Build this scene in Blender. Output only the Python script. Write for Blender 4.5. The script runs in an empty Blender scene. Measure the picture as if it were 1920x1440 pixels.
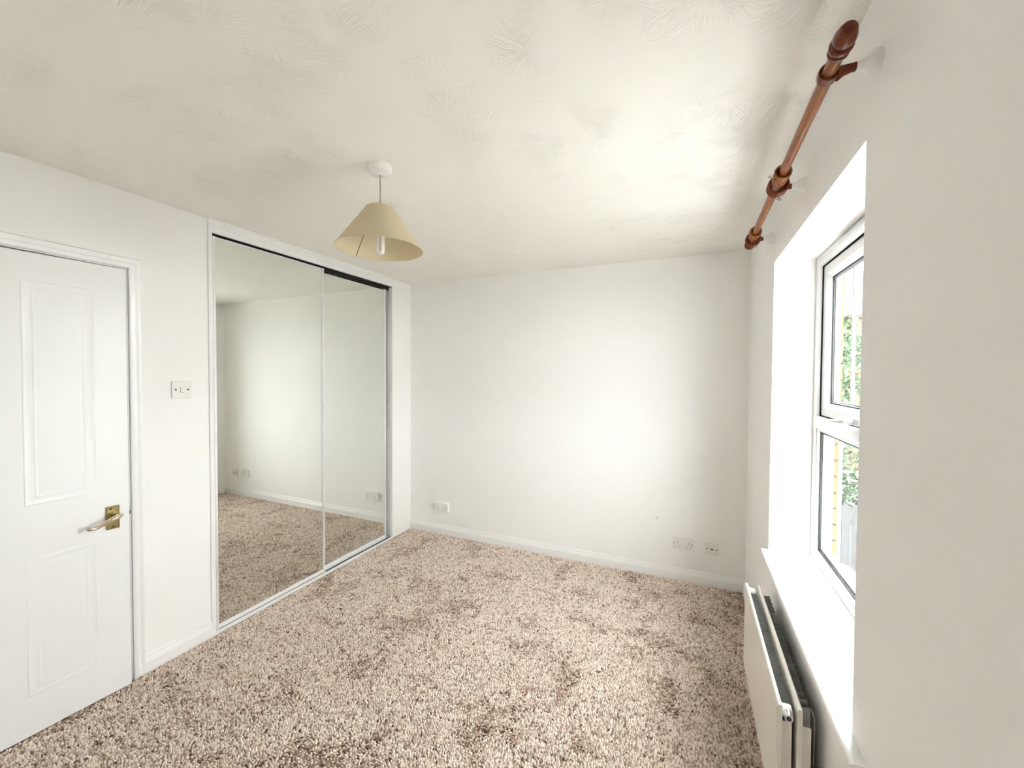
import bpy, bmesh, math, random
import numpy as np
from mathutils import Vector, Matrix
random.seed(7); rng = np.random.default_rng(7)
scene = bpy.context.scene
C = scene.collection
PI = math.pi

# ------------------------------------------------------------------ camera
YAW, PITCH, ROLL, FPX = 0.4145, -0.0220, 0.0058, 754.48
CAM = Vector((2.4642, -3.1679, 1.4979))
fw = Vector((-math.sin(YAW)*math.cos(PITCH), math.cos(YAW)*math.cos(PITCH), math.sin(PITCH)))
r0 = Vector((math.cos(YAW), math.sin(YAW), 0)); u0 = r0.cross(fw)
rt = r0*math.cos(ROLL)+u0*math.sin(ROLL); up = -r0*math.sin(ROLL)+u0*math.cos(ROLL)
cd = bpy.data.cameras.new('camera'); cam = bpy.data.objects.new('camera', cd); C.objects.link(cam)
cd.sensor_fit = 'HORIZONTAL'; cd.sensor_width = 36.0; cd.lens = FPX/1920*36.0
cd.clip_start = 0.02; cd.clip_end = 300
cam.matrix_world = Matrix(((rt.x, up.x, -fw.x, CAM.x), (rt.y, up.y, -fw.y, CAM.y), (rt.z, up.z, -fw.z, CAM.z), (0, 0, 0, 1)))
scene.camera = cam

# ------------------------------------------------------------------ sky and exposure
SKY_STRENGTH = 10.0
world = bpy.data.worlds.new('overcast_sky'); scene.world = world; world.use_nodes = True
bg = world.node_tree.nodes['Background']
bg.inputs['Color'].default_value = (0.95, 0.98, 1.03, 1); bg.inputs['Strength'].default_value = SKY_STRENGTH
scene.view_settings.view_transform = 'Standard'; scene.view_settings.look = 'None'
scene.view_settings.gamma = 1.0; scene.view_settings.use_curve_mapping = False
scene.view_settings.exposure = 1.12
scene.cycles.max_bounces = 9; scene.cycles.diffuse_bounces = 8; scene.cycles.glossy_bounces = 4
scene.cycles.transparent_max_bounces = 16; scene.cycles.sample_clamp_indirect = 20; scene.cycles.adaptive_threshold = 0.05

# ------------------------------------------------------------------ materials
def mat(name, col, rough=0.5, metal=0.0, spec=0.5):
    m = bpy.data.materials.new(name); m.use_nodes = True
    b = m.node_tree.nodes['Principled BSDF']
    b.inputs['Base Color'].default_value = (*col, 1); b.inputs['Roughness'].default_value = rough
    b.inputs['Metallic'].default_value = metal; b.inputs['Specular IOR Level'].default_value = spec
    return m
class N:
    """small node-graph helper"""
    def __init__(s, m): s.t = m.node_tree; s.b = s.t.nodes.get('Principled BSDF')
    def n(s, typ, **kw):
        x = s.t.nodes.new(typ)
        for k, v in kw.items(): setattr(x, k, v)
        return x
    def l(s, a, b): s.t.links.new(a, b)
    def math(s, op, a, b=None, c=None):
        x = s.n('ShaderNodeMath', operation=op)
        for i, v in enumerate((a, b, c)):
            if v is None: continue
            if isinstance(v, (int, float)): x.inputs[i].default_value = v
            else: s.l(v, x.inputs[i])
        return x.outputs[0]
    def ramp(s, fac, stops):
        x = s.n('ShaderNodeValToRGB'); e = x.color_ramp.elements
        while len(e) < len(stops): e.new(0.5)
        for q, (p, c) in zip(e, stops): q.position = p; q.color = (*c, 1)
        s.l(fac, x.inputs[0]); return x.outputs[0]
    def noise(s, vec, scale, detail=3, rough=0.5):
        x = s.n('ShaderNodeTexNoise'); x.inputs['Scale'].default_value = scale
        x.inputs['Detail'].default_value = detail; x.inputs['Roughness'].default_value = rough
        if vec is not None: s.l(vec, x.inputs['Vector'])
        return x.outputs['Fac']
    def obj(s): return s.n('ShaderNodeTexCoord').outputs['Object']
    def bump(s, h, strength, dist):
        x = s.n('ShaderNodeBump'); x.inputs['Strength'].default_value = strength; x.inputs['Distance'].default_value = dist
        s.l(h, x.inputs['Height']); s.l(x.outputs[0], s.b.inputs['Normal'])

def paint(name, col, rough=0.6):
    m = mat(name, col, rough, spec=0.3)
    return m
WALLCOL = (0.905, 0.897, 0.88)
M = {}
M['wall'] = paint('wall_paint', WALLCOL)
M['reveal'] = M['wall']
# back wall: the same paint with one faint pink rub mark and a dark scuff
mb = paint('wall_paint_marked', WALLCOL); g = N(mb); o = g.obj()
def spot(g, o, p, r, soft):
    v = g.n('ShaderNodeVectorMath', operation='DISTANCE'); g.l(o, v.inputs[0]); v.inputs[1].default_value = p
    d = g.math('ADD', v.outputs['Value'], g.math('MULTIPLY', g.math('SUBTRACT', g.noise(o, 14, 3), 0.5), r*1.1))
    x = g.n('ShaderNodeMapRange', interpolation_type='SMOOTHSTEP'); g.l(d, x.inputs[0])
    x.inputs[1].default_value = r; x.inputs[2].default_value = r*(1-soft); x.inputs[3].default_value = 0; x.inputs[4].default_value = 1
    return x.outputs[0]
def mixc(g, fac, a, b):
    x = g.n('ShaderNodeMix', data_type='RGBA')
    g.l(fac, x.inputs[0])
    for i, v in ((6, a), (7, b)):
        if isinstance(v, tuple): x.inputs[i].default_value = (*v, 1)
        else: g.l(v, x.inputs[i])
    return x.outputs[2]
c1 = mixc(g, g.math('MULTIPLY', spot(g, o, (1.42, 0, 0.93), 0.14, 1.0), 0.30), WALLCOL, (0.90, 0.82, 0.79))
c2 = mixc(g, g.math('MULTIPLY', spot(g, o, (2.262, 0, 0.437), 0.013, 0.6), 0.25), c1, (0.35, 0.33, 0.3))
g.l(c2, g.b.inputs['Base Color']); M['wall_back'] = mb

# stippled plaster ceiling: fans of brush strokes around scattered centres
mc = mat('stippled_ceiling', (0.905, 0.885, 0.835), 0.65, spec=0.25); g = N(mc); o = g.obj()
warp = g.n('ShaderNodeTexNoise'); warp.inputs['Scale'].default_value = 6; g.l(o, warp.inputs['Vector'])
wv = g.n('ShaderNodeVectorMath', operation='MULTIPLY_ADD'); g.l(warp.outputs['Color'], wv.inputs[0]); wv.inputs[1].default_value = (0.10, 0.10, 0); g.l(o, wv.inputs[2])
flat = g.n('ShaderNodeVectorMath', operation='MULTIPLY'); g.l(wv.outputs[0], flat.inputs[0]); flat.inputs[1].default_value = (1, 1, 0)
vor = g.n('ShaderNodeTexVoronoi', voronoi_dimensions='2D'); vor.inputs['Scale'].default_value = 5.2; vor.inputs['Randomness'].default_value = 0.95
g.l(flat.outputs[0], vor.inputs['Vector'])
dl = g.n('ShaderNodeVectorMath', operation='SUBTRACT'); g.l(flat.outputs[0], dl.inputs[0]); g.l(vor.outputs['Position'], dl.inputs[1])
sp = g.n('ShaderNodeSeparateXYZ'); g.l(dl.outputs[0], sp.inputs[0])
ang = g.math('ARCTAN2', sp.outputs[1], sp.outputs[0])
ln = g.n('ShaderNodeVectorMath', operation='LENGTH'); g.l(dl.outputs[0], ln.inputs[0]); rad = ln.outputs['Value']
cx = g.n('ShaderNodeCombineXYZ'); g.l(g.math('MULTIPLY', ang, 7.0), cx.inputs[0]); g.l(g.math('MULTIPLY', rad, 9), cx.inputs[1])
sx = g.n('ShaderNodeSeparateColor'); g.l(vor.outputs['Color'], sx.inputs[0]); g.l(g.math('MULTIPLY', sx.outputs[0], 40), cx.inputs[2])
st = g.noise(cx.outputs[0], 1.6, 2, 0.5)
ridge = g.math('POWER', g.math('SUBTRACT', 1.0, g.math('ABSOLUTE', g.math('MULTIPLY', g.math('SUBTRACT', st, 0.5), 5.0))), 3.0)
ridge = g.math('MAXIMUM', ridge, 0.0)
mr = g.n('ShaderNodeMapRange', interpolation_type='SMOOTHSTEP'); g.l(rad, mr.inputs[0]); mr.inputs[1].default_value = 0.012; mr.inputs[2].default_value = 0.05
mr2 = g.n('ShaderNodeMapRange', interpolation_type='SMOOTHSTEP'); g.l(rad, mr2.inputs[0]); mr2.inputs[1].default_value = 0.16; mr2.inputs[2].default_value = 0.08
pm = g.n('ShaderNodeMapRange', interpolation_type='SMOOTHSTEP'); g.l(g.noise(o, 4.5, 2), pm.inputs[0]); pm.inputs[1].default_value = 0.40; pm.inputs[2].default_value = 0.62
h = g.math('MULTIPLY', g.math('MULTIPLY', ridge, mr.outputs[0]), g.math('MULTIPLY', mr2.outputs[0], pm.outputs[0]))
h = g.math('ADD', h, g.math('MULTIPLY', g.noise(o, 30, 3), 0.25))
g.bump(h, 0.7, 0.0021); M['ceiling'] = mc

M['gloss'] = mat('white_gloss_paint', (0.88, 0.875, 0.865), 0.28)
M['door'] = mat('white_door_paint', (0.88, 0.88, 0.875), 0.35)
M['upvc'] = mat('white_upvc', (0.74, 0.74, 0.735), 0.25)
M['plastic'] = mat('white_plastic', (0.86, 0.85, 0.82), 0.25)
M['black'] = mat('black_rubber', (0.012, 0.012, 0.012), 0.6)
M['hole'] = mat('dark_hole', (0.03, 0.027, 0.025), 0.7)
M['spacer'] = mat('grey_spacer_bar', (0.42, 0.43, 0.45), 0.4, 0.3)
M['alu'] = mat('satin_aluminium', (0.82, 0.82, 0.81), 0.40, 0.4)
M['whitemetal'] = mat('white_lacquered_metal', (0.86, 0.86, 0.85), 0.25)
M['mirror'] = mat('mirror_glass', (0.885, 0.905, 0.865), 0.0, 1.0)
M['flex'] = mat('old_white_flex', (0.45, 0.41, 0.35), 0.4)
M['chrome'] = mat('chrome', (0.8, 0.8, 0.8), 0.12, 1.0)
M['brass'] = mat('aged_brass', (0.42, 0.33, 0.16), 0.22, 1.0)
M['lever'] = mat('polished_brass', (0.70, 0.62, 0.48), 0.15, 1.0)
M['steel'] = mat('dark_steel_wire', (0.22, 0.19, 0.16), 0.35, 1.0)
M['radiator'] = mat('radiator_enamel', (0.84, 0.81, 0.74), 0.3)
M['fin'] = mat('bare_steel_fins', (0.30, 0.315, 0.29), 0.5, 0.0)
M['bulb'] = mat('frosted_bulb_glass', (0.92, 0.92, 0.9), 0.2)
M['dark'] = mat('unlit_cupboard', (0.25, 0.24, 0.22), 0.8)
# wood
mw = mat('stained_wood', (0.3, 0.1, 0.03), 0.26, spec=0.3); g = N(mw); o = g.obj()
mp = g.n('ShaderNodeMapping'); mp.inputs['Scale'].default_value = (1, 0.06, 1); g.l(o, mp.inputs['Vector'])
g.l(g.ramp(g.noise(mp.outputs[0], 160, 4, 0.6), [(0.3, (0.15, 0.042, 0.008)), (0.7, (0.31, 0.100, 0.019))]), g.b.inputs['Base Color'])
M['wood'] = mw
M['darkwood'] = mat('dark_stained_wood', (0.135, 0.026, 0.006), 0.25, spec=0.3)
# lampshade cloth: diffuse with light passing through
ms = mat('cream_shade_cloth', (0.76, 0.66, 0.45), 0.85, spec=0.1); g = N(ms); o = g.obj()
tr = g.n('ShaderNodeBsdfTranslucent'); tr.inputs['Color'].default_value = (0.80, 0.66, 0.40, 1)
mx = g.n('ShaderNodeMixShader'); mx.inputs[0].default_value = 0.28
out = ms.node_tree.nodes['Material Output']
g.l(g.b.outputs[0], mx.inputs[1]); g.l(tr.outputs[0], mx.inputs[2]); g.l(mx.outputs[0], out.inputs['Surface'])
g.l(mixc(g, g.noise(o, 260, 3, 0.7), (0.76, 0.68, 0.48), (0.88, 0.81, 0.62)), g.b.inputs['Base Color'])
g.bump(g.noise(o, 500, 2), 0.3, 0.001); M['shade'] = ms
# window glass: clear with a Fresnel reflection
mg = bpy.data.materials.new('clear_glass'); mg.use_nodes = True; t = mg.node_tree; t.nodes.clear()
go = t.nodes.new('ShaderNodeOutputMaterial'); gt = t.nodes.new('ShaderNodeBsdfTransparent'); gg = t.nodes.new('ShaderNodeBsdfGlossy')
gm = t.nodes.new('ShaderNodeMixShader')
gt.inputs['Color'].default_value = (0.985, 0.992, 0.985, 1); gg.inputs['Roughness'].default_value = 0.0
g = N(mg); ge = g.n('ShaderNodeNewGeometry'); dt = g.n('ShaderNodeVectorMath', operation='DOT_PRODUCT')
g.l(ge.outputs['Incoming'], dt.inputs[0]); g.l(ge.outputs['Normal'], dt.inputs[1])
sch = g.math('MULTIPLY_ADD', g.math('POWER', g.math('SUBTRACT', 1.0, g.math('ABSOLUTE', dt.outputs['Value'])), 5.0), 0.03, 0.008)
g.l(sch, gm.inputs[0]); g.l(gt.outputs[0], gm.inputs[1]); g.l(gg.outputs[0], gm.inputs[2]); g.l(gm.outputs[0], go.inputs['Surface'])
M['glass'] = mg
# carpet
mcp = mat('carpet_yarn', (0.45, 0.33, 0.24), 0.9, spec=0.1); g = N(mcp)
at = g.n('ShaderNodeAttribute', attribute_name='tone')
g.l(g.ramp(at.outputs['Fac'], [(0.0, (0.19, 0.105, 0.068)), (0.40, (0.60, 0.465, 0.37)), (1.0, (0.97, 0.865, 0.765))]), g.b.inputs['Base Color'])
M['carpet'] = mcp
M['backing'] = mat('carpet_backing', (0.36, 0.26, 0.19), 0.95, spec=0.1)
# outside
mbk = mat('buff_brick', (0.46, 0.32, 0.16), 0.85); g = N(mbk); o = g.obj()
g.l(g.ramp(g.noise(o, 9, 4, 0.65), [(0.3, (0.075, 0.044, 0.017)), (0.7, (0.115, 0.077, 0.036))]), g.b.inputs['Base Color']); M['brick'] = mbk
M['mortar'] = mat('grey_mortar', (0.045, 0.039, 0.032), 0.9)
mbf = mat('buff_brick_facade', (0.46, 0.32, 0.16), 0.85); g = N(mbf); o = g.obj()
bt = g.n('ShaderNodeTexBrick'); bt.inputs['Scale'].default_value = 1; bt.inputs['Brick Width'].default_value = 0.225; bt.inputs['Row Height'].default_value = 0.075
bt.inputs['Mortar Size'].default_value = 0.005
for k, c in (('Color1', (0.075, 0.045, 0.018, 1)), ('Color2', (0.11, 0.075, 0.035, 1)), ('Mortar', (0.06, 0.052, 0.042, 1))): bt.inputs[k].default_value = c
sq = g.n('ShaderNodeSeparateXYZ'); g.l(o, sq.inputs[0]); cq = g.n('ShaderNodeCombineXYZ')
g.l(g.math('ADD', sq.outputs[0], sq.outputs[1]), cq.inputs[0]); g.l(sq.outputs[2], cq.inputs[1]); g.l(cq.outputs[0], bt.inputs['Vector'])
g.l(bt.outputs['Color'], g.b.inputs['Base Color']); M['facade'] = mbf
ml = mat('leaves', (0.05, 0.10, 0.03), 0.5); g = N(ml); o = g.obj()
g.l(g.ramp(g.noise(o, 3, 3), [(0.3, (0.012, 0.030, 0.008)), (0.7, (0.030, 0.060, 0.018))]), g.b.inputs['Base Color']); M['leaf'] = ml
M['bark'] = mat('bark', (0.10, 0.075, 0.05), 0.9)
M['fence'] = mat('dark_stained_fence_wood', (0.032, 0.031, 0.030), 0.9)
mgr = mat('light_bounce_ground', (0.48, 0.46, 0.42), 0.9); g = N(mgr); o = g.obj()  # pale tone picked so the ground throws more light up through the window
g.l(g.ramp(g.noise(o, 3, 5), [(0.3, (0.38, 0.37, 0.35)), (0.7, (0.48, 0.465, 0.445))]), g.b.inputs['Base Color']); M['bounce_ground'] = mgr
M['roof'] = mat('brown_roof_tile', (0.030, 0.020, 0.016), 0.8)
M['houseglass'] = mat('dark_window_glass', (0.03, 0.04, 0.05), 0.05)

# ------------------------------------------------------------------ mesh helpers
class MB:
    def __init__(s): s.v = []; s.f = []
    def add(s, vs, fs):
        k = len(s.v); s.v += [tuple(q) for q in vs]; s.f += [tuple(i+k for i in f) for f in fs]; return s
    def box(s, x0, x1, y0, y1, z0, z1):
        return s.add([(x, y, z) for x in (x0, x1) for y in (y0, y1) for z in (z0, z1)],
                     [(0, 1, 3, 2), (4, 6, 7, 5), (0, 4, 5, 1), (2, 3, 7, 6), (0, 2, 6, 4), (1, 5, 7, 3)])
    def prism(s, prof, axis, a, b):
        """closed 2-D profile extruded along an axis; profile coords are the two other axes in order"""
        n = len(prof); vs = []
        for w in (a, b):
            for p, q in prof:
                vs.append({'x': (w, p, q), 'y': (p, w, q), 'z': (p, q, w)}[axis])
        return s.add(vs, [tuple(range(n))[::-1], tuple(range(n, 2*n))]+[(i, (i+1) % n, n+(i+1) % n, n+i) for i in range(n)])
    def lathe(s, prof, base, axis, seg=32, close=True):
        """profile of (radius, height) turned about an axis through base"""
        n = len(prof); vs = []; b = Vector(base)
        for i in range(seg):
            a = 2*PI*i/seg; c, d = math.cos(a), math.sin(a)
            for r, hh in prof:
                o = {'x': (hh, r*c, r*d), 'y': (r*c, hh, r*d), 'z': (r*c, r*d, hh)}[axis]
                vs.append(b+Vector(o))
        fs = []
        for i in range(seg):
            j = (i+1) % seg
            for k in range(n-1): fs.append((i*n+k, j*n+k, j*n+k+1, i*n+k+1))
        if close:
            fs.append(tuple(i*n for i in range(seg))[::-1]); fs.append(tuple(i*n+n-1 for i in range(seg)))
        return s.add(vs, fs)
    def torus(s, prof, base, axis, seg=32):
        n = len(prof); s.lathe(prof+[prof[0]], base, axis, seg, close=False); return s
    def tube(s, path, radii, seg=10, flat=1.0, ref=None):
        P = [Vector(p) for p in path]; vs = []; n = len(P)
        if not hasattr(radii, '__len__'): radii = [radii]*n
        for i in range(n):
            tn = (P[min(i+1, n-1)]-P[max(i-1, 0)]).normalized()
            rf = Vector(ref) if ref else (Vector((0, 0, 1)) if abs(tn.z) < 0.9 else Vector((1, 0, 0)))
            a = tn.cross(rf).normalized(); b = a.cross(tn).normalized()
            for k in range(seg):
                w = 2*PI*k/seg; vs.append(P[i]+a*math.cos(w)*radii[i]*flat+b*math.sin(w)*radii[i])
        fs = [(i*seg+k, i*seg+(k+1) % seg, (i+1)*seg+(k+1) % seg, (i+1)*seg+k) for i in range(n-1) for k in range(seg)]
        fs += [tuple(range(seg))[::-1], tuple(range((n-1)*seg, n*seg))]
        return s.add(vs, fs)
    def frame(s, y0, y1, z0, z1, prof):
        """mitred rectangular frame in the y-z plane; closed profile of (distance in from the edge, x)"""
        n = len(prof); vs = []
        for cy, cz in ((0, 0), (1, 0), (1, 1), (0, 1)):
            for d, x in prof: vs.append((x, y0+d if cy == 0 else y1-d, z0+d if cz == 0 else z1-d))
        fs = [(c*n+k, c*n+(k+1) % n, ((c+1) % 4)*n+(k+1) % n, ((c+1) % 4)*n+k) for c in range(4) for k in range(n)]
        return s.add(vs, fs)
    def mesh(s, name):
        m = bpy.data.meshes.new(name); m.from_pydata(s.v, [], s.f)
        bm = bmesh.new(); bm.from_mesh(m); bmesh.ops.recalc_face_normals(bm, faces=bm.faces); bm.to_mesh(m); bm.free()
        return m
    def build(s, name, material, parent=None, smooth=False, bevel=0.0, seg=2):
        m = s.mesh(name); m.materials.append(M[material] if isinstance(material, str) else material)
        o = bpy.data.objects.new(name, m); C.objects.link(o)
        if parent: o.parent = parent; o.matrix_parent_inverse = parent.matrix_world.inverted() if False else Matrix.Translation(-parent.location)
        if smooth: smooth_by_angle(m)
        if bevel:
            b = o.modifiers.new('bevel', 'BEVEL'); b.width = bevel; b.segments = seg; b.limit_method = 'ANGLE'; b.angle_limit = math.radians(40)
            b.harden_normals = False
        return o
def smooth_by_angle(m, deg=38):
    m.polygons.foreach_set('use_smooth', [True]*len(m.polygons))
    bm = bmesh.new(); bm.from_mesh(m)
    for e in bm.edges:
        if len(e.link_faces) == 2 and e.calc_face_angle(0) > math.radians(deg): e.smooth = False
    bm.to_mesh(m); bm.free()
def empty(name, loc):
    o = bpy.data.objects.new(name, None); C.objects.link(o); o.location = loc; o.empty_display_size = 0.05; return o
def tag(o, label, cat, group=None, kind=None):
    o['label'] = label; o['category'] = cat
    if group: o['group'] = group
    if kind: o['kind'] = kind
    return o
def struct(o, label=None, cat=None):
    o['kind'] = 'structure'
    if label: o['label'] = label; o['category'] = cat
    return o

# ------------------------------------------------------------------ room shell
W, H, Y1 = 2.835, 2.36, -3.6          # x 0..W, y Y1..0, z 0..H
DY0, DY1, DZ = -2.925, -2.145, 1.992  # bedroom door opening
WY0, WY1, WZ = -1.775, -0.262, 2.315  # wardrobe opening
OY0, OY1, OZ0, OZ1 = -1.966, -0.856, 0.615, 2.051   # window opening
XF = 3.003                            # room side of the window frame
struct(MB().box(-0.75, W+0.2, Y1-0.1, 0.1, -0.12, 0.0).build('floor', 'backing'), 'brown speckled fitted carpet covering the bedroom floor', 'floor')
struct(MB().box(-0.75, W+0.2, Y1-0.1, 0.12, H, H+0.15).build('ceiling', 'ceiling'), 'cream stippled plaster ceiling with fan brush strokes', 'ceiling')
struct(MB().box(-0.75, W+0.168, 0, 0.12, 0, H).build('wall_back', 'wall_back'), 'plain white far wall with sockets near the skirting', 'wall')
wl = MB()
wl.box(-0.1, 0, Y1, DY0-0.03, 0, H).box(-0.1, 0, DY0-0.03, DY1+0.03, DZ+0.03, H).box(-0.1, 0, DY1+0.03, WY0, 0, H)
wl.box(-0.1, 0, WY0, WY1, WZ, H).box(-0.1, 0, WY1, 0, 0, H)
struct(wl.build('wall_left', 'wall'), 'white wall holding the door and the mirrored wardrobe', 'wall')
wr = MB()
wr.box(W, XF, Y1, OY0, 0, H).box(W, XF, OY1, 0, 0, H).box(W, XF, OY0, OY1, 0, OZ0).box(W, XF, OY0, OY1, OZ1, H)
wall_right = struct(wr.build('wall_right', 'wall'), 'white window wall with a deep window recess', 'wall')
struct(MB().box(-0.1, W+0.168, Y1-0.1, Y1, 0, H).build('wall_rear', 'wall'), 'plain white wall behind the viewpoint', 'wall')
# closed box added as the landing, keeps sky light out of the door gap
struct(MB().box(-1.15, -1.1, Y1-0.1, -1.9, 0, H).box(-1.1, -0.1, -1.9, -1.85, 0, H).box(-1.1, -0.1, Y1-0.1, Y1-0.05, 0, H)
       .box(-1.15, -0.1, Y1-0.1, -1.85, H, H+0.1).box(-1.15, -0.1, Y1-0.1, -1.85, -0.05, 0.0).build('wall_light_block', 'dark'), 'closed box added behind the bedroom door to keep sky light out', 'wall')

# carpet pile: every tuft a little leaning cone of yarn
sp_ = 0.0085
gx, gy = np.meshgrid(np.arange(0.022, W, sp_), np.arange(Y1, 0, sp_)); n = gx.size
keep = np.hypot(gx-2.743, gy+.996) > .019; gx, gy = gx[keep], gy[keep]; n = gx.size
px = gx.ravel()+rng.uniform(-.0035, .0035, n); py = gy.ravel()+rng.uniform(-.0035, .0035, n)
def vnoise(x, y, s, seed):
    r = np.random.default_rng(seed).random((128, 128)); X, Y = x/s, y/s
    i, j = np.floor(X).astype(int), np.floor(Y).astype(int); a, b = X-i, Y-j
    a, b = a*a*(3-2*a), b*b*(3-2*b); q = lambda u, v: r[u % 128, v % 128]
    return (q(i, j)*(1-a)+q(i+1, j)*a)*(1-b)+(q(i, j+1)*(1-a)+q(i+1, j+1)*a)*b
patch = 0.5*vnoise(px, py, 0.16, 1)+0.3*vnoise(px, py, 0.07, 2)+0.2*vnoise(px, py, 0.03, 3)
trod = np.clip((patch-0.56)/0.16, 0, 1)                      # places where the pile is trodden the other way
th = rng.uniform(0, 2*PI, n); hgt = rng.uniform(.006, .0105, n)*(1-.25*trod); rad_ = rng.uniform(.0042, .0062, n)
lean = rng.uniform(0, .004, n)
lx = np.cos(th)*lean+trod*.002; ly = np.sin(th)*lean-trod*.004
vs = np.zeros((n, 9, 3))
for k in range(4):
    a = th+k*PI/2
    vs[:, k] = np.stack([px+np.cos(a)*rad_, py+np.sin(a)*rad_, np.zeros(n)], 1)
    vs[:, 4+k] = np.stack([px+lx*.7+np.cos(a+.5)*rad_*.62, py+ly*.7+np.sin(a+.5)*rad_*.62, hgt*.75], 1)
vs[:, 8] = np.stack([px+lx, py+ly, hgt], 1)
vs[:, :, 0] = np.clip(vs[:, :, 0], 0.0205, W-.001)
fq = [(k, (k+1) % 4, 4+(k+1) % 4, 4+k) for k in range(4)]; ft = [(4+k, 4+(k+1) % 4, 8) for k in range(4)]
cm = bpy.data.meshes.new('carpet_pile')
base = (np.arange(n)*9)[:, None]
loops = np.concatenate([(base+np.array(fq).ravel()[None]), (base+np.array(ft).ravel()[None])], 1).ravel()
sizes = np.tile(np.array([4]*4+[3]*4), n)
cm.vertices.add(n*9); cm.vertices.foreach_set('co', vs.ravel())
cm.loops.add(len(loops)); cm.loops.foreach_set('vertex_index', loops.astype(np.int32))
cm.polygons.add(len(sizes)); st_ = np.concatenate([[0], np.cumsum(sizes)[:-1]])
cm.polygons.foreach_set('loop_start', st_.astype(np.int32)); cm.polygons.foreach_set('use_smooth', np.ones(len(sizes), dtype=bool))
tone = np.clip(rng.normal(.75, .30, n)+.40*(vnoise(px, py, 0.018, 5)-.5)-.26*trod, 0, 1)  # trodden patches also darkened: shading of the leaning pile put into yarn tone
ta = cm.attributes.new('tone', 'FLOAT', 'POINT'); ta.data.foreach_set('value', np.repeat(tone, 9).astype(np.float32))
cm.update(); cm.validate(); cm.materials.append(M['carpet'])
pile = bpy.data.objects.new('carpet_pile', cm); C.objects.link(pile)
tag(pile, 'beige and brown twisted carpet pile across the whole floor', 'carpet', kind='stuff')

# skirting boards
SK = [(0, 0), (.015, 0), (.015, .058), (.0125, .062), (.0125, .066), (.009, .074), (.0065, .086), (.0045, .092), (0, .094)]
struct(MB().prism([(-a, b) for a, b in SK], 'x', 0.0, W).build('baseboard_back', 'gloss'), 'white moulded skirting along the far wall', 'skirting')
struct(MB().prism(SK, 'y', DY1+0.024, WY0-0.012).build('baseboard_left', 'gloss'), 'short white skirting between door and wardrobe', 'skirting')
struct(MB().prism([(W-a, b) for a, b in SK], 'y', Y1, -0.016).build('baseboard_right', 'gloss'), 'white skirting below the window behind the radiator', 'skirting')
struct(MB().prism([(Y1+a, b) for a, b in SK], 'x', 0.02, W-.02).build('baseboard_rear', 'gloss'), 'white skirting behind the viewpoint', 'skirting')
struct(MB().prism(SK, 'y', Y1+.02, DY0-0.055).build('baseboard_door', 'gloss'), 'white skirting on the hinge side of the door', 'skirting')

# ------------------------------------------------------------------ bedroom door
lin = MB(); 
lin.box(-0.105, 0.0, DY0-.03, DY0, 0, DZ+.03).box(-0.105, 0.0, DY1, DY1+.03, 0, DZ+.03).box(-0.105, 0.0, DY0, DY1, DZ, DZ+.03)
lin.box(-0.075, -0.045, DY0, DY0+.012, 0, DZ).box(-0.075, -0.045, DY1-.012, DY1, 0, DZ).box(-0.075, -0.045, DY0, DY1, DZ-.012, DZ)
struct(lin.build('trim_1', 'gloss'), 'white door lining with stop bead', 'door frame')
ar = MB(); ins = 0.006
AP = [(0, 0), (0, .010), (.006, .014), (.020, .015), (.023, .0125), (.027, .0125), (.034, .017), (.044, .017), (.047, .012), (.047, 0)]  # (distance from the opening, proud)
def arch_piece(mb, prof):
    yo, yi, zo = DY0-ins, DY1+ins, DZ+ins; n = len(prof); vs = []
    for cy, cz in ((0, 0), (0, 1), (1, 1), (1, 0)):
        for d, x in prof: vs.append((x, yo-d if cy == 0 else yi+d, 0.0 if cz == 0 else zo+d))
    fs = [(c*n+k, c*n+(k+1) % n, (c+1)*n+(k+1) % n, (c+1)*n+k) for c in range(3) for k in range(n)]
    fs += [tuple(range(n)), tuple(range(3*n, 4*n))]
    mb.add(vs, fs)
arch_piece(ar, AP)
struct(ar.build('trim_2', 'gloss', smooth=True), 'white moulded architrave around the bedroom door', 'architrave')
door = struct(empty('door_1', (0.0, DY0+.003, 0.0)), 'white four-panel bedroom door standing slightly ajar', 'door')
LW, LZ0, LZ1 = 0.762, 0.010, 1.983
def dpart(mb, name, material, parent=door, **kw):
    """part given in leaf coordinates: x out of the face, y along the leaf from the hinge"""
    m = mb.mesh(name); m.materials.append(M[material]); o = bpy.data.objects.new(name, m); C.objects.link(o); o.parent = parent
    if kw.get('smooth'): smooth_by_angle(m)
    if kw.get('bevel'):
        b = o.modifiers.new('bevel', 'BEVEL'); b.width = kw['bevel']; b.segments = 2; b.limit_method = 'ANGLE'
    return o
leaf = dpart(MB().box(-.035, 0, 0, LW, LZ0, LZ1), 'door_leaf', 'door', bevel=.0015)
PM = [(0, 0), (.002, .0011), (.005, .0013), (.008, .0003), (.028, .0003), (.031, .0011), (.034, .0013), (.038, .0)]
PM = PM+[(.038, -.001), (0, -.001)]
for (a, b) in ((.112, .325), (.437, .650)):
    for (z0, z1) in ((.172, .738), (.955, 1.868)):
        dpart(MB().frame(a, b, z0, z1, PM), 'panel_moulding', 'door', leaf, smooth=True)
hz = .832; hy = LW-.060
hp = dpart(MB().box(0, .006, hy-.024, hy+.024, hz-.055, hz+.052), 'handle_plate', 'brass', bevel=.002)
dpart(MB().frame(hy-.024, hy+.024, hz-.055, hz+.052, [(.0015, .005), (.0015, .0075), (.005, .0075), (.006, .0055)]), 'plate_rim', 'brass', hp)
for zz in (hz+.040, hz-.043):
    dpart(MB().lathe([(.0035, .005), (.0035, .0072), (.0015, .0076)], (0, hy-.008 if zz > hz else hy, zz), 'x', 14), 'screw', 'hole', hp)
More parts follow.
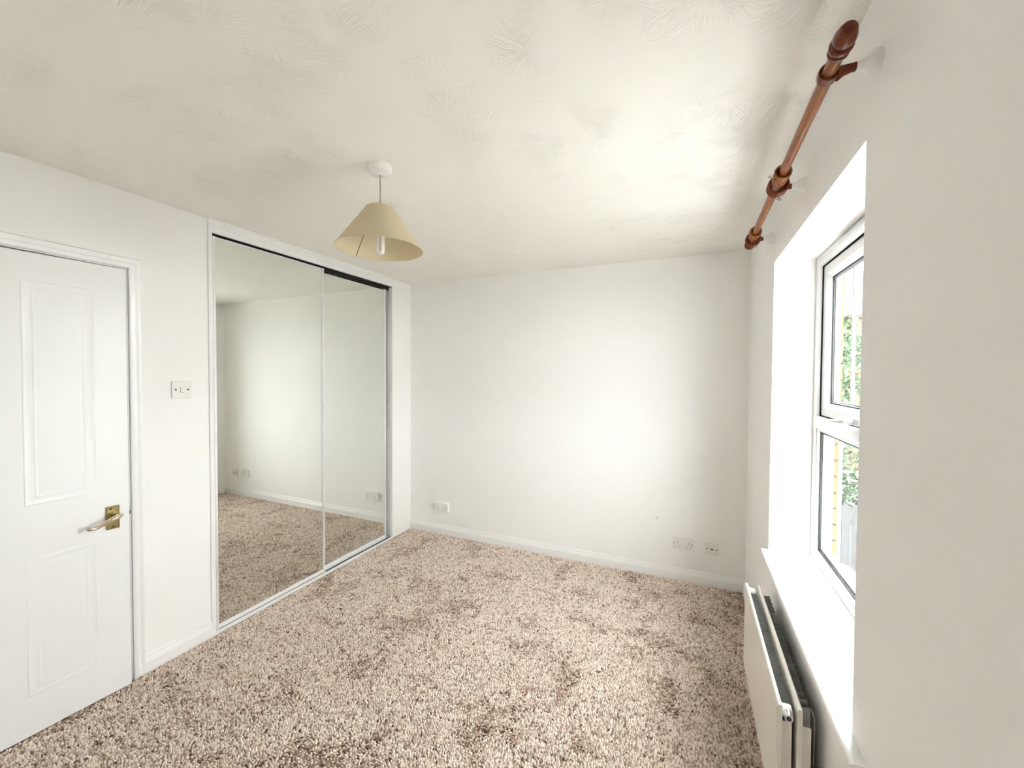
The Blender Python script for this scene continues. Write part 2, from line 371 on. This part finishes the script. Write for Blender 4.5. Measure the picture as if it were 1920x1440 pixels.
dpart(MB().lathe([(.011, .005), (.011, .010), (.0085, .012), (.0085, .050)], (0, hy+.008, hz+.006), 'x', 20), 'handle_rose', 'brass', hp, smooth=True)
pth = [(.044, hy+.020, hz+.012), (.049, hy+.010, hz+.010), (.051, hy-.012, hz+.004), (.050, hy-.035, hz-.006), (.048, hy-.058, hz-.017), (.047, hy-.078, hz-.021), (.048, hy-.094, hz-.019), (.050, hy-.102, hz-.015)]
dpart(MB().tube(pth, [.006, .0105, .0098, .0085, .0080, .0085, .0080, .003], 14), 'handle_lever', 'lever', hp, smooth=True)
dpart(MB().box(-.026, -.010, LW, LW+.010, hz-.006, hz+.008), 'latch_bolt', 'steel')
door.rotation_euler = (0, 0, -math.asin(.037/LW))
struct(MB().box(-.034, -.008, DY1-.003, DY1, .795, .87).build('trim_3', 'brass'), 'small brass strike plate on the door lining', 'strike plate')

# ------------------------------------------------------------------ sliding mirror wardrobe
wd = tag(empty('sliding_wardrobe', (-0.05, (WY0+WY1)/2, 0)), 'built-in wardrobe with two full-height sliding mirror doors', 'wardrobe')
MB().box(-.70, -.68, WY0-.02, WY1+.02, 0, WZ).box(-.68, -.101, WY0-.02, WY0, 0, WZ).box(-.68, -.101, WY1, WY1+.02, 0, WZ).box(-.70, -.101, WY0, WY1, WZ-.02, WZ).build('carcass', 'dark', wd)
FZ = 2.286
FP = [(-.099, FZ), (.010, FZ), (.010, 2.318), (.013, 2.321), (.013, 2.330), (.017, 2.334), (.017, 2.345), (.013, 2.349), (.020, 2.356), (.020, H), (-.002, H), (-.002, 2.33), (-.099, 2.312)]
MB().prism(FP, 'y', WY0-.014, WY1+.022).build('fascia', 'gloss', wd)
MB().box(-.099, .010, WY0-.014, WY0+.008, 0, FZ).build('liner', 'gloss', wd, bevel=.002)
MB().box(-.099, .002, WY1-.004, WY1+.014, 0, FZ).build('liner', 'gloss', wd, bevel=.002)
# top and bottom tracks
MB().box(-.085, .002, WY0+.008, WY1-.004, FZ-.004, FZ+.002).box(-.040, -.037, WY0+.008, WY1-.004, FZ-.028, FZ-.004).build('top_track', 'black', wd)
bt_ = MB().box(-.088, .008, WY0+.008, WY1-.004, 0.0, .012)
for xx in (-.002, -.036, -.0395, -.075): bt_.box(xx, xx+.0035, WY0+.008, WY1-.004, .012, .019)
bt_.build('bottom_track', 'whitemetal', wd)
MB().box(-.032, -.006, WY0+.008, WY1-.004, .0121, .0128).box(-.071, -.043, WY0+.008, WY1-.004, .0121, .0128).build('track_groove', 'hole', wd)
def mdoor(y0, y1, xm):
    """mirror face at xm, thin metal edge all round"""
    d = MB().box(xm-.014, xm-.004, y0+.004, y1-.004, .022, FZ-.012).build('door_panel', 'dark', wd)
    MB().box(xm-.004, xm, y0+.012, y1-.012, .036, FZ-.016).build('mirror_pane', 'mirror', d).matrix_parent_inverse = Matrix.Identity(4)
    for a, b in ((y0, y0+.017), (y1-.017, y1)):
        MB().prism([(xm-.020, a), (xm+.006, a), (xm+.009, a+.003), (xm+.009, b-.003), (xm+.006, b), (xm-.020, b)], 'z', .016, FZ-.010).build('stile', 'alu', d).matrix_parent_inverse = Matrix.Identity(4)
    MB().box(xm-.018, xm+.004, y0+.017, y1-.017, .016, .040).build('bottom_rail', 'whitemetal', d).matrix_parent_inverse = Matrix.Identity(4)
    MB().box(xm-.018, xm+.003, y0+.017, y1-.017, FZ-.019, FZ-.010).build('top_rail', 'alu', d).matrix_parent_inverse = Matrix.Identity(4)
mdoor(WY0+.018, -.996, -.018)
mdoor(-1.020, WY1-.036, -.050)

# ------------------------------------------------------------------ switch and sockets
sw = tag(empty('light_switch', (0, -1.924, 1.411)), 'single white light switch on the wall between door and wardrobe', 'light switch')
MB().box(0, .010, -1.968, -1.880, 1.367, 1.455).build('switch_plate', 'plastic', sw, bevel=.004, seg=3)
rk = MB().prism([(.009, 1.398), (.0125, 1.399), (.0150, 1.421), (.009, 1.422)], 'y', -1.931, -1.917)
rk.build('rocker', 'plastic', sw)
MB().box(.0092, .0104, -1.9325, -1.931, 1.3965, 1.4235).box(.0092, .0104, -1.931, -1.9165, 1.3965, 1.398).build('rocker_gap', 'hole', sw)
for yy in (-1.952, -1.896): MB().lathe([(.0042, .0088), (.0042, .0106), (.002, .0108)], (0, yy, 1.411), 'x', 14).build('screw', 'hole', sw)

def sockets(x0, z0, name, label, depth, group):
    s = tag(empty(name, (x0+.073, 0, z0)), label, 'socket', group)
    if depth > .012: MB().box(x0+.002, x0+.144, -(depth-.009), 0, z0+.002, z0+.084).build('back_box', 'plastic', s, bevel=.002)
    f = -depth
    MB().box(x0, x0+.146, f, f+.0095, z0, z0+.086).build('socket_plate', 'plastic', s, bevel=.003, seg=2)
    for k, cx_ in enumerate((x0+.036, x0+.110)):
        MB().box(cx_-.002, cx_+.002, f-.0006, f+.002, z0+.046, z0+.055).build('pin_hole', 'hole', s)
        for dx in (-.011, .011): MB().box(cx_+dx-.0032, cx_+dx+.0032, f-.0006, f+.002, z0+.022, z0+.026).build('pin_hole', 'hole', s)
        sx_ = x0+.063+k*.020
        MB().prism([(f-.0005, z0+.053), (f-.0045, z0+.054), (f-.0015, z0+.075), (f-.0005, z0+.076)], 'x', sx_-.006, sx_+.006).build('rocker', 'plastic', s)
    for cx_ in (x0+.013, x0+.133): MB().lathe([(.0038, .0005), (.0038, -.0006)], (cx_, f, z0+.043), 'y', 12).build('screw', 'hole', s)
    return s
sockets(.298, .222, 'double_socket', 'raised white double socket low on the far wall near the wardrobe', .032, 'double sockets on the far wall')
sockets(2.368, .234, 'double_socket', 'flush white double socket low on the far wall near the radiator', .010, 'double sockets on the far wall')
ph = tag(empty('telephone_outlet', (2.630, 0, .232)), 'small square white telephone outlet right of the flush double socket', 'outlet')
MB().box(2.587, 2.673, -.010, 0, .229, .315).build('outlet_plate', 'plastic', ph, bevel=.003)
for cx_ in (2.600, 2.660): MB().lathe([(.0042, -.0095), (.0042, -.0106)], (cx_, 0, .272), 'y', 14).build('screw', 'hole', ph)
MB().box(2.621, 2.639, -.0106, -.009, .264, .279).build('outlet_port', 'spacer', ph)
MB().box(2.624, 2.628, -.0112, -.010, .267, .276).box(2.632, 2.636, -.0112, -.010, .267, .276).build('port_slot', 'hole', ph)

# ------------------------------------------------------------------ window
win = struct(empty('window_1', (XF, (OY0+OY1)/2, OZ0)), 'white upvc window with opening top light in a deep recess', 'window')
FY0, FY1, FZ0, FZ1 = OY0+.002, OY1-.002, .642, OZ1-.002
MB().frame(FY0, FY1, FZ0, FZ1, [(0, XF), (.034, XF), (.040, XF+.003), (.046, XF+.012), (.046, XF+.070), (0, XF+.070)]).build('outer_frame', 'upvc', win)
ZT0, ZT1 = 1.262, 1.318
MB().prism([(XF-.006, ZT0+.012), (XF-.006, ZT1-.012), (XF-.001, ZT1-.003), (XF+.012, ZT1), (XF+.068, ZT1), (XF+.068, ZT0), (XF+.012, ZT0), (XF-.001, ZT0+.003)], 'y', FY0+.030, FY1-.030).build('transom', 'upvc', win)
iy0, iy1 = FY0+.046, FY1-.046
# opening top light
sz0, sz1 = ZT1, FZ1-.046
sash = MB().frame(iy0, iy1, sz0, sz1, [(.004, XF+.020), (.006, XF+.018), (.040, XF+.018), (.044, XF+.021), (.060, XF+.034), (.062, XF+.038), (.062, XF+.068), (.004, XF+.068)]).build('top_sash', 'upvc', win)
def sub(mb, name, material, par, **k):
    o = mb.build(name, material, par, **k); o.matrix_parent_inverse = Matrix.Identity(4); return o
def wchild(mb, name, material, par):      # sub-part of a part whose own origin is the world's
    return sub(mb, name, material, par)
def fixpar(o): return o
wchild(MB().frame(iy0, iy1, sz0, sz1, [(0, XF+.0125), (.0012, XF+.0125), (.0012, XF+.0205), (.0045, XF+.0205), (.0045, XF+.03), (0, XF+.03)]), 'weather_seal', 'black', sash)
wchild(MB().frame(iy0, iy1, sz0, sz1, [(.0605, XF+.0365), (.0655, XF+.0365), (.0655, XF+.041), (.0605, XF+.041)]), 'glazing_gasket', 'black', sash)
wchild(MB().frame(iy0, iy1, sz0, sz1, [(.0625, XF+.045), (.074, XF+.045), (.074, XF+.061), (.0625, XF+.061)]), 'spacer_bar', 'spacer', sash)
for xx in (XF+.041, XF+.061): wchild(MB().box(xx, xx+.004, iy0+.061, iy1-.061, sz0+.061, sz1-.061), 'glass_pane', 'glass', sash)
gl0, gl1 = iy0+.074, iy1-.074
for k, yy in enumerate((-1.168, -1.411, -1.654)):
    wchild(MB().box(XF+.049, XF+.057, yy-.009, yy+.009, sz0+.074, sz1-.074), 'glazing_bar', 'upvc', sash)
# trickle vent on the head of the top light
tv = MB().prism([(XF-.010, 2.006), (XF-.012, 2.010), (XF-.012, 2.026), (XF-.006, 2.034), (XF, 2.034), (XF, 2.002)], 'y', -1.64, -1.19).build('trickle_vent', 'upvc', win)
for k in range(4):
    MB().box(XF-.0145, XF-.0115, -1.62, -1.22, 2.0095+k*.0045, 2.0115+k*.0045).build('vent_slat', 'upvc', tv).matrix_parent_inverse = Matrix.Identity(4)
# fixed lower light
bz0, bz1 = FZ0+.046, ZT0
lo = MB().frame(iy0, iy1, bz0, bz1, [(-.001, XF+.008), (.004, XF+.005), (.010, XF+.009), (.013, XF+.014), (.013, XF+.018), (-.001, XF+.018)]).build('glazing_bead', 'upvc', win)
wchild(MB().frame(iy0, iy1, bz0, bz1, [(.012, XF+.0145), (.017, XF+.0145), (.017, XF+.019), (.012, XF+.019)]), 'glazing_gasket', 'black', lo)
wchild(MB().frame(iy0, iy1, bz0, bz1, [(.013, XF+.024), (.026, XF+.024), (.026, XF+.042), (.013, XF+.042)]), 'spacer_bar', 'spacer', lo)
wchild(MB().frame(iy0, iy1, bz0, bz1, [(-.001, XF+.046), (.018, XF+.046), (.018, XF+.062), (-.001, XF+.062)]), 'outer_bead', 'upvc', lo)
for xx in (XF+.019, XF+.042): wchild(MB().box(xx, xx+.004, iy0+.002, iy1-.002, bz0+.002, bz1-.002), 'glass_pane', 'glass', lo)
for yy in (-1.125, -1.411, -1.697):
    wchild(MB().box(XF+.029, XF+.037, yy-.009, yy+.009, bz0+.026, bz1-.026), 'glazing_bar', 'upvc', lo)
# handle on the bottom rail of the top light
hd = MB().box(XF-.010, XF+.007, -1.445, -1.375, sz0+.010, sz0+.036).build('window_handle', 'upvc', win, bevel=.004)
hh = wchild(MB().tube([(XF-.012, -1.40, sz0+.022), (XF-.028, -1.39, sz0+.022), (XF-.034, -1.36, sz0+.018), (XF-.034, -1.30, sz0+.012), (XF-.032, -1.232, sz0+.007)], [.010, .010, .010, .009, .008], 12, ref=(1, 0, 0)), 'handle_lever', 'upvc', hd)
smooth_by_angle(hh.data)
wchild(MB().lathe([(.0065, 0), (.0075, .003), (.0075, .012), (.005, .015)], (XF-.032, -1.234, sz0+.007), 'y', 16), 'handle_button', 'brass', hd)
# sill board with nosing, and the trim strip against the frame
SX = 2.803
sill = MB()
sill.prism([(SX, .618), (SX, .634), (SX+.003, .639), (SX+.008, .641), (W, .641), (W, .616), (SX+.004, .616)], 'y', -2.062, -.838)
sill.box(W, XF, OY0, OY1, OZ0, .641)
sl = sill.build('window_sill', 'gloss', win)
MB().prism([(XF-.020, .641), (XF-.020, .645), (XF-.014, .652), (XF-.004, .656), (XF, .656), (XF, .641)], 'y', OY0+.002, OY1-.002).build('sill_trim', 'upvc', win)
MB().prism([(XF+.046, .600), (XF+.046, .636), (XF+.060, .640), (XF+.160, .616), (XF+.163, .608), (XF+.163, .585), (XF+.158, .585), (XF+.158, .600)], 'y', OY0-.02, OY1+.02).build('outer_sill', 'upvc', win)

# outer leaf of brickwork, with the bricks beside the opening built one by one
BX0, BX1 = XF+.004, XF+.107
leafm = MB()
leafm.box(BX0, BX1, -4.0, OY0-.45, -2.7, 3.4).box(BX0, BX1, OY1+.45, 1.0, -2.7, 3.4).box(BX0, BX1, OY0-.45, OY1+.45, -2.7, .585).box(BX0, BX1, OY0-.45, OY1+.45, 2.085, 3.4)
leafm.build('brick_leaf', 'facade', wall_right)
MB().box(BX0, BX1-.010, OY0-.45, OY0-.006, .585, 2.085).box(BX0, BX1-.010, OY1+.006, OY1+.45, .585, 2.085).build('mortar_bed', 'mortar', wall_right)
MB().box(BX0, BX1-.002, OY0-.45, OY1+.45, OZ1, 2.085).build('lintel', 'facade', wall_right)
bmeshes = {}
def brick(ya, yb, z):
    key = round(yb-ya, 3)
    if key not in bmeshes:
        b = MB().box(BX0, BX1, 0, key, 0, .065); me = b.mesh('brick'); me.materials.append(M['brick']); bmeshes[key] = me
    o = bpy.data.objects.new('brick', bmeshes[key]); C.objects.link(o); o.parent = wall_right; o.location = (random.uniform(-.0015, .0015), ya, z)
for r in range(20):
    z = .590+r*.075
    for side in (0, 1):
        a = 0; lens = [.1025, .215, .1025] if r % 2 else [.215, .215]
        for L_ in lens:
            L_ = min(L_, .449-a)
            if L_ < .02: break
            e = OY1 if side else OY0
            ya = e+a+.001 if side else e-a-L_-.001
            brick(ya, ya+L_, z); a += L_+.010

# ------------------------------------------------------------------ radiator
RX, RY0, RY1, RZ0, RZ1 = 2.717, -1.785, -1.022, .150, .535
ra = tag(empty('radiator', (2.76, (RY0+RY1)/2, RZ0)), 'cream white double-panel radiator on the wall under the window', 'radiator')
def rpanel(x0, x1):
    e = .006
    return MB().prism([(x0, RZ0+e), (x0, RZ1-e), (x0+.003, RZ1), (x1-.002, RZ1), (x1, RZ1-.004), (x1, RZ0+.004), (x1-.002, RZ0), (x0+.003, RZ0)], 'y', RY0, RY1)
rpanel(RX, RX+.012).build('panel', 'radiator', ra, bevel=.0015)
rpanel(2.765, 2.779).build('panel', 'radiator', ra, bevel=.0015)
# stamped edge seam on the front panel
MB().box(RX-.0016, RX, RY0+.004, RY0+.014, RZ0+.01, RZ1-.012).build('edge_seam', 'radiator', ra)
def fins(x0, x1):
    mb = MB(); y = RY0+.030; pts = []; pitch = .033
    while y+pitch < RY1-.030:
        pts += [(x0+.0008, y), (x0+.0008, y+.012), (x1, y+.0165), (x1, y+.0285)]; y += pitch
    vs = []; k = len(pts)
    for zz in (RZ0+.03, RZ1-.018):
        for x, yy in pts: vs.append((x, yy, zz))
        for x, yy in pts: vs.append((x+.0012, yy+.0004, zz))
    fs = []
    for i in range(k-1):
        a, b, c, d = i, i+1, 2*k+i+1, 2*k+i
        fs += [(a, b, c, d), (k+i, 2*k+k+i, 2*k+k+i+1, k+i+1), (i, k+i, k+i+1, i+1), (2*k+i, 2*k+i+1, 3*k+i+1, 3*k+i)]
    return mb.add(vs, fs)
fins(RX+.012, RX+.040).build('convector_fins', 'fin', ra)
fins(2.779, 2.806).build('convector_fins', 'fin', ra)
for x0, x1 in ((RX+.012, RX+.038), (2.779, 2.802)):
    MB().box(x0, x1, RY0+.012, RY0+.0145, RZ0+.02, RZ1-.055).build('end_plate', 'radiator', ra)
for yy, s_ in ((RY0, 1), (RY1, -1)):
    for zz in (RZ1-.028, RZ0+.030):
        MB().lathe([(.016, .010), (.0175, .014), (.0175, .034), (.016, .038)], (RX, yy+s_*.022, zz), 'x', 24).build('connection_boss', 'radiator', ra, smooth=True)
        b2 = MB().lathe([(.013, 0), (.013, s_*-.014), (.0105, s_*-.020), (.0105, s_*-.027)], (RX+.026, yy+s_*.016, zz), 'y', 20).build('plug', 'chrome', ra, smooth=True)
        wc = MB().lathe([(.0062, s_*-.0265), (.0062, s_*-.0278)], (RX+.026, yy+s_*.016, zz), 'y', 16); o_ = wc.build('plug_socket', 'hole', b2); o_.matrix_parent_inverse = Matrix.Identity(4)
for yy in (RY0+.13, RY1-.13):
    MB().box(2.779, W, yy-.012, yy+.012, RZ0+.04, RZ0+.05).box(W-.003, W, yy-.02, yy+.02, RZ0+.02, RZ1-.09).build('wall_bracket', 'radiator', ra)
# supply tail dropping into the floor
MB().tube([(RX+.026, RY1+.008, RZ0+.030), (RX+.026, RY1+.022, RZ0+.030), (RX+.026, RY1+.026, RZ0+.015), (RX+.026, RY1+.026, -.01)], .0075, 12).build('supply_pipe', 'radiator', ra, smooth=True)

# ------------------------------------------------------------------ curtain pole, brackets, rings
PX, PZ, PR = 2.744, 2.186, .0142
pole = tag(empty('curtain_pole', (PX, -1.42, PZ)), 'brown stained wooden curtain pole on three brackets above the window', 'curtain pole')
MB().lathe([(PR, -2.10), (PR, -.725)], (PX, 0, PZ), 'y', 28).build('rod', 'wood', pole, smooth=True)
MB().lathe([(PR+.002, 0), (.0190, -.001), (.0205, -.004), (.0205, -.009), (.0180, -.011), (.0180, -.013), (.0215, -.017), (.0225, -.025), (.0215, -.031), (.0185, -.034), (.0185, -.036), (.0210, -.040), (.0205, -.050), (.0185, -.058), (.0160, -.066), (.0145, -.070), (.0120, -.073), (.004, -.074)], (PX, -2.092, PZ), 'y', 32).build('finial', 'darkwood', pole, smooth=True)
MB().lathe([(PR+.001, -.004), (.021, -.003), (.0235, .004), (.0235, .016), (.021, .021), (.010, .023)], (PX, -.735, PZ), 'y', 32).build('finial', 'darkwood', pole, smooth=True)
def collar(y):
    MB().torus([(.0185, 0), (.0240, -.001), (.0262, .003), (.0262, .011), (.0235, .014), (.0215, .018), (.0215, .021), (.0245, .024), (.0258, .034), (.0245, .046), (.0225, .049), (.0225, .052), (.0245, .055), (.0240, .068), (PR, .069), (PR, .030), (.0185, .024)], (PX, y, PZ), 'y', 32).build('collar', 'wood', pole, smooth=True)
collar(-1.555); collar(-.945)
def bracket(y):
    loop = [(PR+.0004, -.011), (PR+.004, -.0125), (.0205, -.011), (.0215, 0), (.0205, .011), (PR+.004, .0125), (PR+.0004, .011)]
    b = MB().torus(loop, (PX, y, PZ), 'y', 28).build('bracket', 'darkwood', pole, smooth=True)
    MB().tube([(PX+.014, y, PZ-.004), (PX+.026, y, PZ), (PX+.040, y, PZ+.002), (PX+.055, y, PZ+.003)], [.015, .0115, .0095, .0092], 18, ref=(0, 0, 1)).build('bracket_arm', 'darkwood', b, smooth=True).matrix_parent_inverse = Matrix.Identity(4)
    MB().lathe([(.0100, .050), (.0115, .053), (.0120, .060), (.0165, .068), (.0245, .075), (.0260, .078), (.0260, W-PX)], (PX, y, PZ+.003), 'x', 28).build('wall_cup', 'wall', b, smooth=True).matrix_parent_inverse = Matrix.Identity(4)
for y in (-2.028, -1.412, -.803): bracket(y)
RINGS = [(-1.474, 130, 'nearest of three wooden curtain rings by the middle pole bracket'), (-1.459, -92, 'middle one of three wooden curtain rings by the middle pole bracket'),
         (-1.444, -78, 'farthest of three wooden curtain rings by the middle pole bracket'),
         (-.862, -75, 'wooden curtain ring against the collar near the far pole bracket'), (-.842, -98, 'wooden curtain ring touching the far pole bracket')]
for y, ang_, lb in RINGS:
    ro, ri = .0335, .0240; cz = PZ-(ri-PR)+.0005
    rg = tag(empty('curtain_ring', (PX, y, cz)), lb, 'curtain ring', 'wooden rings on the curtain pole')
    n_ = 12; m_ = (ro+ri)/2; hw = (ro-ri)/2
    prof = [(m_+hw*math.cos(a), .0055*math.sin(a)) for a in [2*PI*k/n_ for k in range(n_)]]
    MB().torus(prof, (PX, y, cz), 'y', 36).build('ring_band', 'darkwood', rg, smooth=True)
    a = math.radians(ang_); dx, dz = math.cos(a), math.sin(a)
    c0 = Vector((PX+dx*(ro+.008), y, cz+dz*(ro+.008)))
    loop = [(c0.x+.0042*math.cos(t), y+.0015*math.sin(t), c0.z+.0042*math.sin(t)) for t in [2*PI*k/16 for k in range(17)]]
    e = MB().tube(loop, .0010, 6, ref=(0, 1, 0)); e.tube([(PX+dx*(ro-.003), y, cz+dz*(ro-.003)), (PX+dx*(ro+.004), y, cz+dz*(ro+.004))], .0010, 6, ref=(0, 1, 0))
    e.build('screw_eye', 'steel', rg)

# ------------------------------------------------------------------ pendant light
LX, LY = 1.277, -1.843
la = tag(empty('pendant_light', (LX, LY, H)), 'cream cone-shaped pendant lampshade hanging from the ceiling', 'pendant light')
MB().lathe([(.050, 0), (.050, -.016), (.047, -.026), (.040, -.029), (.012, -.030), (.006, -.034)], (LX, LY, H), 'z', 40).build('ceiling_rose', 'plastic', la, smooth=True)
MB().tube([(LX, LY, H-.03), (LX+.001, LY, H-.10), (LX, LY, 2.165)], .0032, 10).build('flex', 'flex', la, smooth=True)
ST, SB_, RT, RB = 2.186, 2.020, .058, .176
MB().lathe([(.0105, 2.178), (.0145, 2.172), (.0145, 2.150), (.019, 2.147), (.019, 2.120), (.016, 2.112)], (LX, LY, 0), 'z', 24).build('lamp_holder', 'plastic', la, smooth=True)
th_ = .0012
sh = MB().torus([(RT, ST), (RB, SB_), (RB-th_*1.5, SB_), (RT-th_*1.5, ST)], (LX, LY, 0), 'z', 64).build('lamp_shade', 'shade', la, smooth=True)
def subp(mb, name, material, par, smooth=True):
    o = mb.build(name, material, par, smooth=smooth); o.matrix_parent_inverse = Matrix.Identity(4); return o
def ringpath(R_, z): return [(LX+R_*math.cos(t), LY+R_*math.sin(t), z) for t in [2*PI*k/64 for k in range(65)]]
subp(MB().tube(ringpath(RB-.001, SB_), .0022, 6), 'bottom_rim', 'shade', sh)
subp(MB().tube(ringpath(RT-.001, ST), .0018, 6), 'top_rim', 'shade', sh)
sa = math.radians(168)
subp(MB().tube([(LX+(RT-.004)*math.cos(sa), LY+(RT-.004)*math.sin(sa), ST), (LX+(RB-.004)*math.cos(sa), LY+(RB-.004)*math.sin(sa), SB_+.001)], .0016, 6), 'seam', 'steel', sh)
car = MB().torus([(.0205, 2.142), (.026, 2.142), (.026, 2.145), (.0205, 2.145)], (LX, LY, 0), 'z', 28)
for k in range(3):
    t = k*2*PI/3+.4; car.tube([(LX+.024*math.cos(t), LY+.024*math.sin(t), 2.1435), (LX+(RT-.004)*math.cos(t), LY+(RT-.004)*math.sin(t), ST-.004)], .0014, 6)
subp(car, 'carrier', 'steel', sh)
bl = MB().lathe([(.013, 2.118), (.019, 2.112), (.021, 2.098), (.019, 2.080)], (LX, LY, 0), 'z', 24).build('bulb', 'bulb', la, smooth=True)
for k in range(2):
    s_ = -1 if k == 0 else 1; oy = s_*.009; dy = .0095
    ux, uy = math.cos(.42), math.sin(.42)
    P_ = []
    for t in range(13):
        a = PI*t/12; P_.append((LX-uy*oy*.9+ux*dy*math.cos(a), LY+ux*oy*.9+uy*dy*math.cos(a), 2.013-dy*math.sin(a)))
    P_ = [(P_[0][0], P_[0][1], 2.083)]+P_+[(P_[-1][0], P_[-1][1], 2.083)]
    subp(MB().tube(P_, .0058, 12, ref=(-uy, ux, 0)), 'bulb_tube', 'bulb', bl)

# ------------------------------------------------------------------ outside the window
GZ = -2.7
struct(MB().box(XF+.107, 45, -25, 45, GZ-.1, GZ).build('ground', 'bounce_ground'), 'mostly unseen pale ground added below the window to bounce light up', 'ground')  # mostly unseen ground, made pale to brighten the ceiling by bounce
fe = tag(empty('garden_fence', (5.5, 6.3, GZ)), 'dark grey board fence across the garden below', 'fence')
fmesh = MB().prism([(0, 0), (.14, 0), (.14, 1.75), (.07, 1.80), (0, 1.75)], 'y', -.010, .010).mesh('board'); fmesh.materials.append(M['fence'])
for k in range(40):
    o_ = bpy.data.objects.new('board', fmesh); C.objects.link(o_); o_.parent = fe
    o_.location = (3.2+k*.15-5.5, random.uniform(-.006, .006), random.uniform(-.02, .02)+.02)
for k in range(4):
    MB().box(3.2+k*1.95, 3.3+k*1.95, 6.315, 6.40, GZ, GZ+1.75).build('post', 'fence', fe)
for zz in (.4, 1.4): MB().box(3.2, 9.2, 6.311, 6.35, GZ+zz, GZ+zz+.08).build('rail', 'fence', fe)
def tree(name, x, y, hgt, rx, label, nleaf, seed, group, low=.12):
    r = random.Random(seed)
    t = tag(empty(name, (x, y, GZ)), label, 'tree', group)
    tk = MB().tube([(x, y, GZ-.05), (x+.05, y, GZ+hgt*.4), (x, y+.05, GZ+hgt*.85)], [.10, .07, .03], 10)
    for k in range(9):
        a = r.uniform(0, 6.28); z = GZ+hgt*r.uniform(.2, .75); q = rx*r.uniform(.4, .8)
        tk.tube([(x+.02, y, z), (x+q*math.cos(a)*.6, y+q*math.sin(a)*.6, z+.25), (x+q*math.cos(a), y+q*math.sin(a), z+.6)], [.035, .022, .01], 6)
    tk.build('trunk', 'bark', t, smooth=True)
    q = np.random.default_rng(seed); u = q.normal(size=(nleaf, 3)); u /= np.linalg.norm(u, axis=1)[:, None]
    rr = q.uniform(.55, 1.0, nleaf)**.6; zc = GZ+hgt*(low+1)/2; hz_ = hgt*(1-low)/2
    lump = 1+.18*np.sin(u[:, 0]*7+seed)+.15*np.sin(u[:, 2]*9+u[:, 1]*5)
    cpt = np.stack([x+u[:, 0]*rx*rr*lump, y+u[:, 1]*rx*rr*lump, zc+u[:, 2]*hz_*rr], 1)
    a = q.normal(size=(nleaf, 3)); a /= np.linalg.norm(a, axis=1)[:, None]; b = np.cross(a, q.normal(size=(nleaf, 3))); b /= np.linalg.norm(b, axis=1)[:, None]
    L_ = q.uniform(.05, .09, nleaf)[:, None]; V = np.stack([cpt-a*L_, cpt+b*L_*.45, cpt+a*L_, cpt-b*L_*.45], 1).reshape(-1, 3)
    me = bpy.data.meshes.new('foliage'); me.from_pydata(V.tolist(), [], np.arange(nleaf*4).reshape(-1, 4).tolist()); me.materials.append(M['leaf'])
    fo = bpy.data.objects.new('foliage', me); C.objects.link(fo); fo.parent = t; fo.matrix_parent_inverse = Matrix.Translation(-t.location); fo['kind'] = 'stuff'
tree('leafy_tree', 5.2, 7.9, 5.7, 1.5, 'bushy green tree behind the garden fence seen through the glass', 9000, 3, 'trees behind the fence')
tree('leafy_tree', 8.9, 9.6, 5.2, 1.6, 'broad green tree right of the bushy one behind the fence', 8000, 4, 'trees behind the fence')
tree('leafy_tree', 4.3, 12.2, 5.4, 1.3, 'slim green tree standing farthest back behind the fence', 6000, 5, 'trees behind the fence')
ho = tag(empty('neighbour_house', (10.5, 21, GZ)), 'brick house with brown roof beyond the trees', 'house')
MB().box(6.5, 14.5, 19.5, 26, GZ, 4.2).build('house_wall', 'facade', ho)
MB().prism([(19.1, 4.1), (19.1, 4.25), (22.75, 6.9), (26.4, 4.25), (26.4, 4.1)], 'x', 6.2, 14.8).build('roof', 'roof', ho)
for xx in (7.6, 9.9, 12.2):
    for zz in (-1.6, 1.6):
        f_ = MB().frame(0, 1, 0, 1, [(0, 0)]) if False else MB().box(xx, xx+1.2, 19.46, 19.52, zz, zz+1.2)
        wf = f_.build('window', 'upvc', ho)
        for q_ in (0, 1): MB().box(xx+.06+q_*.57, xx+.57+q_*.57, 19.44, 19.47, zz+.06, zz+1.14).build('pane', 'houseglass', wf).matrix_parent_inverse = Matrix.Identity(4)
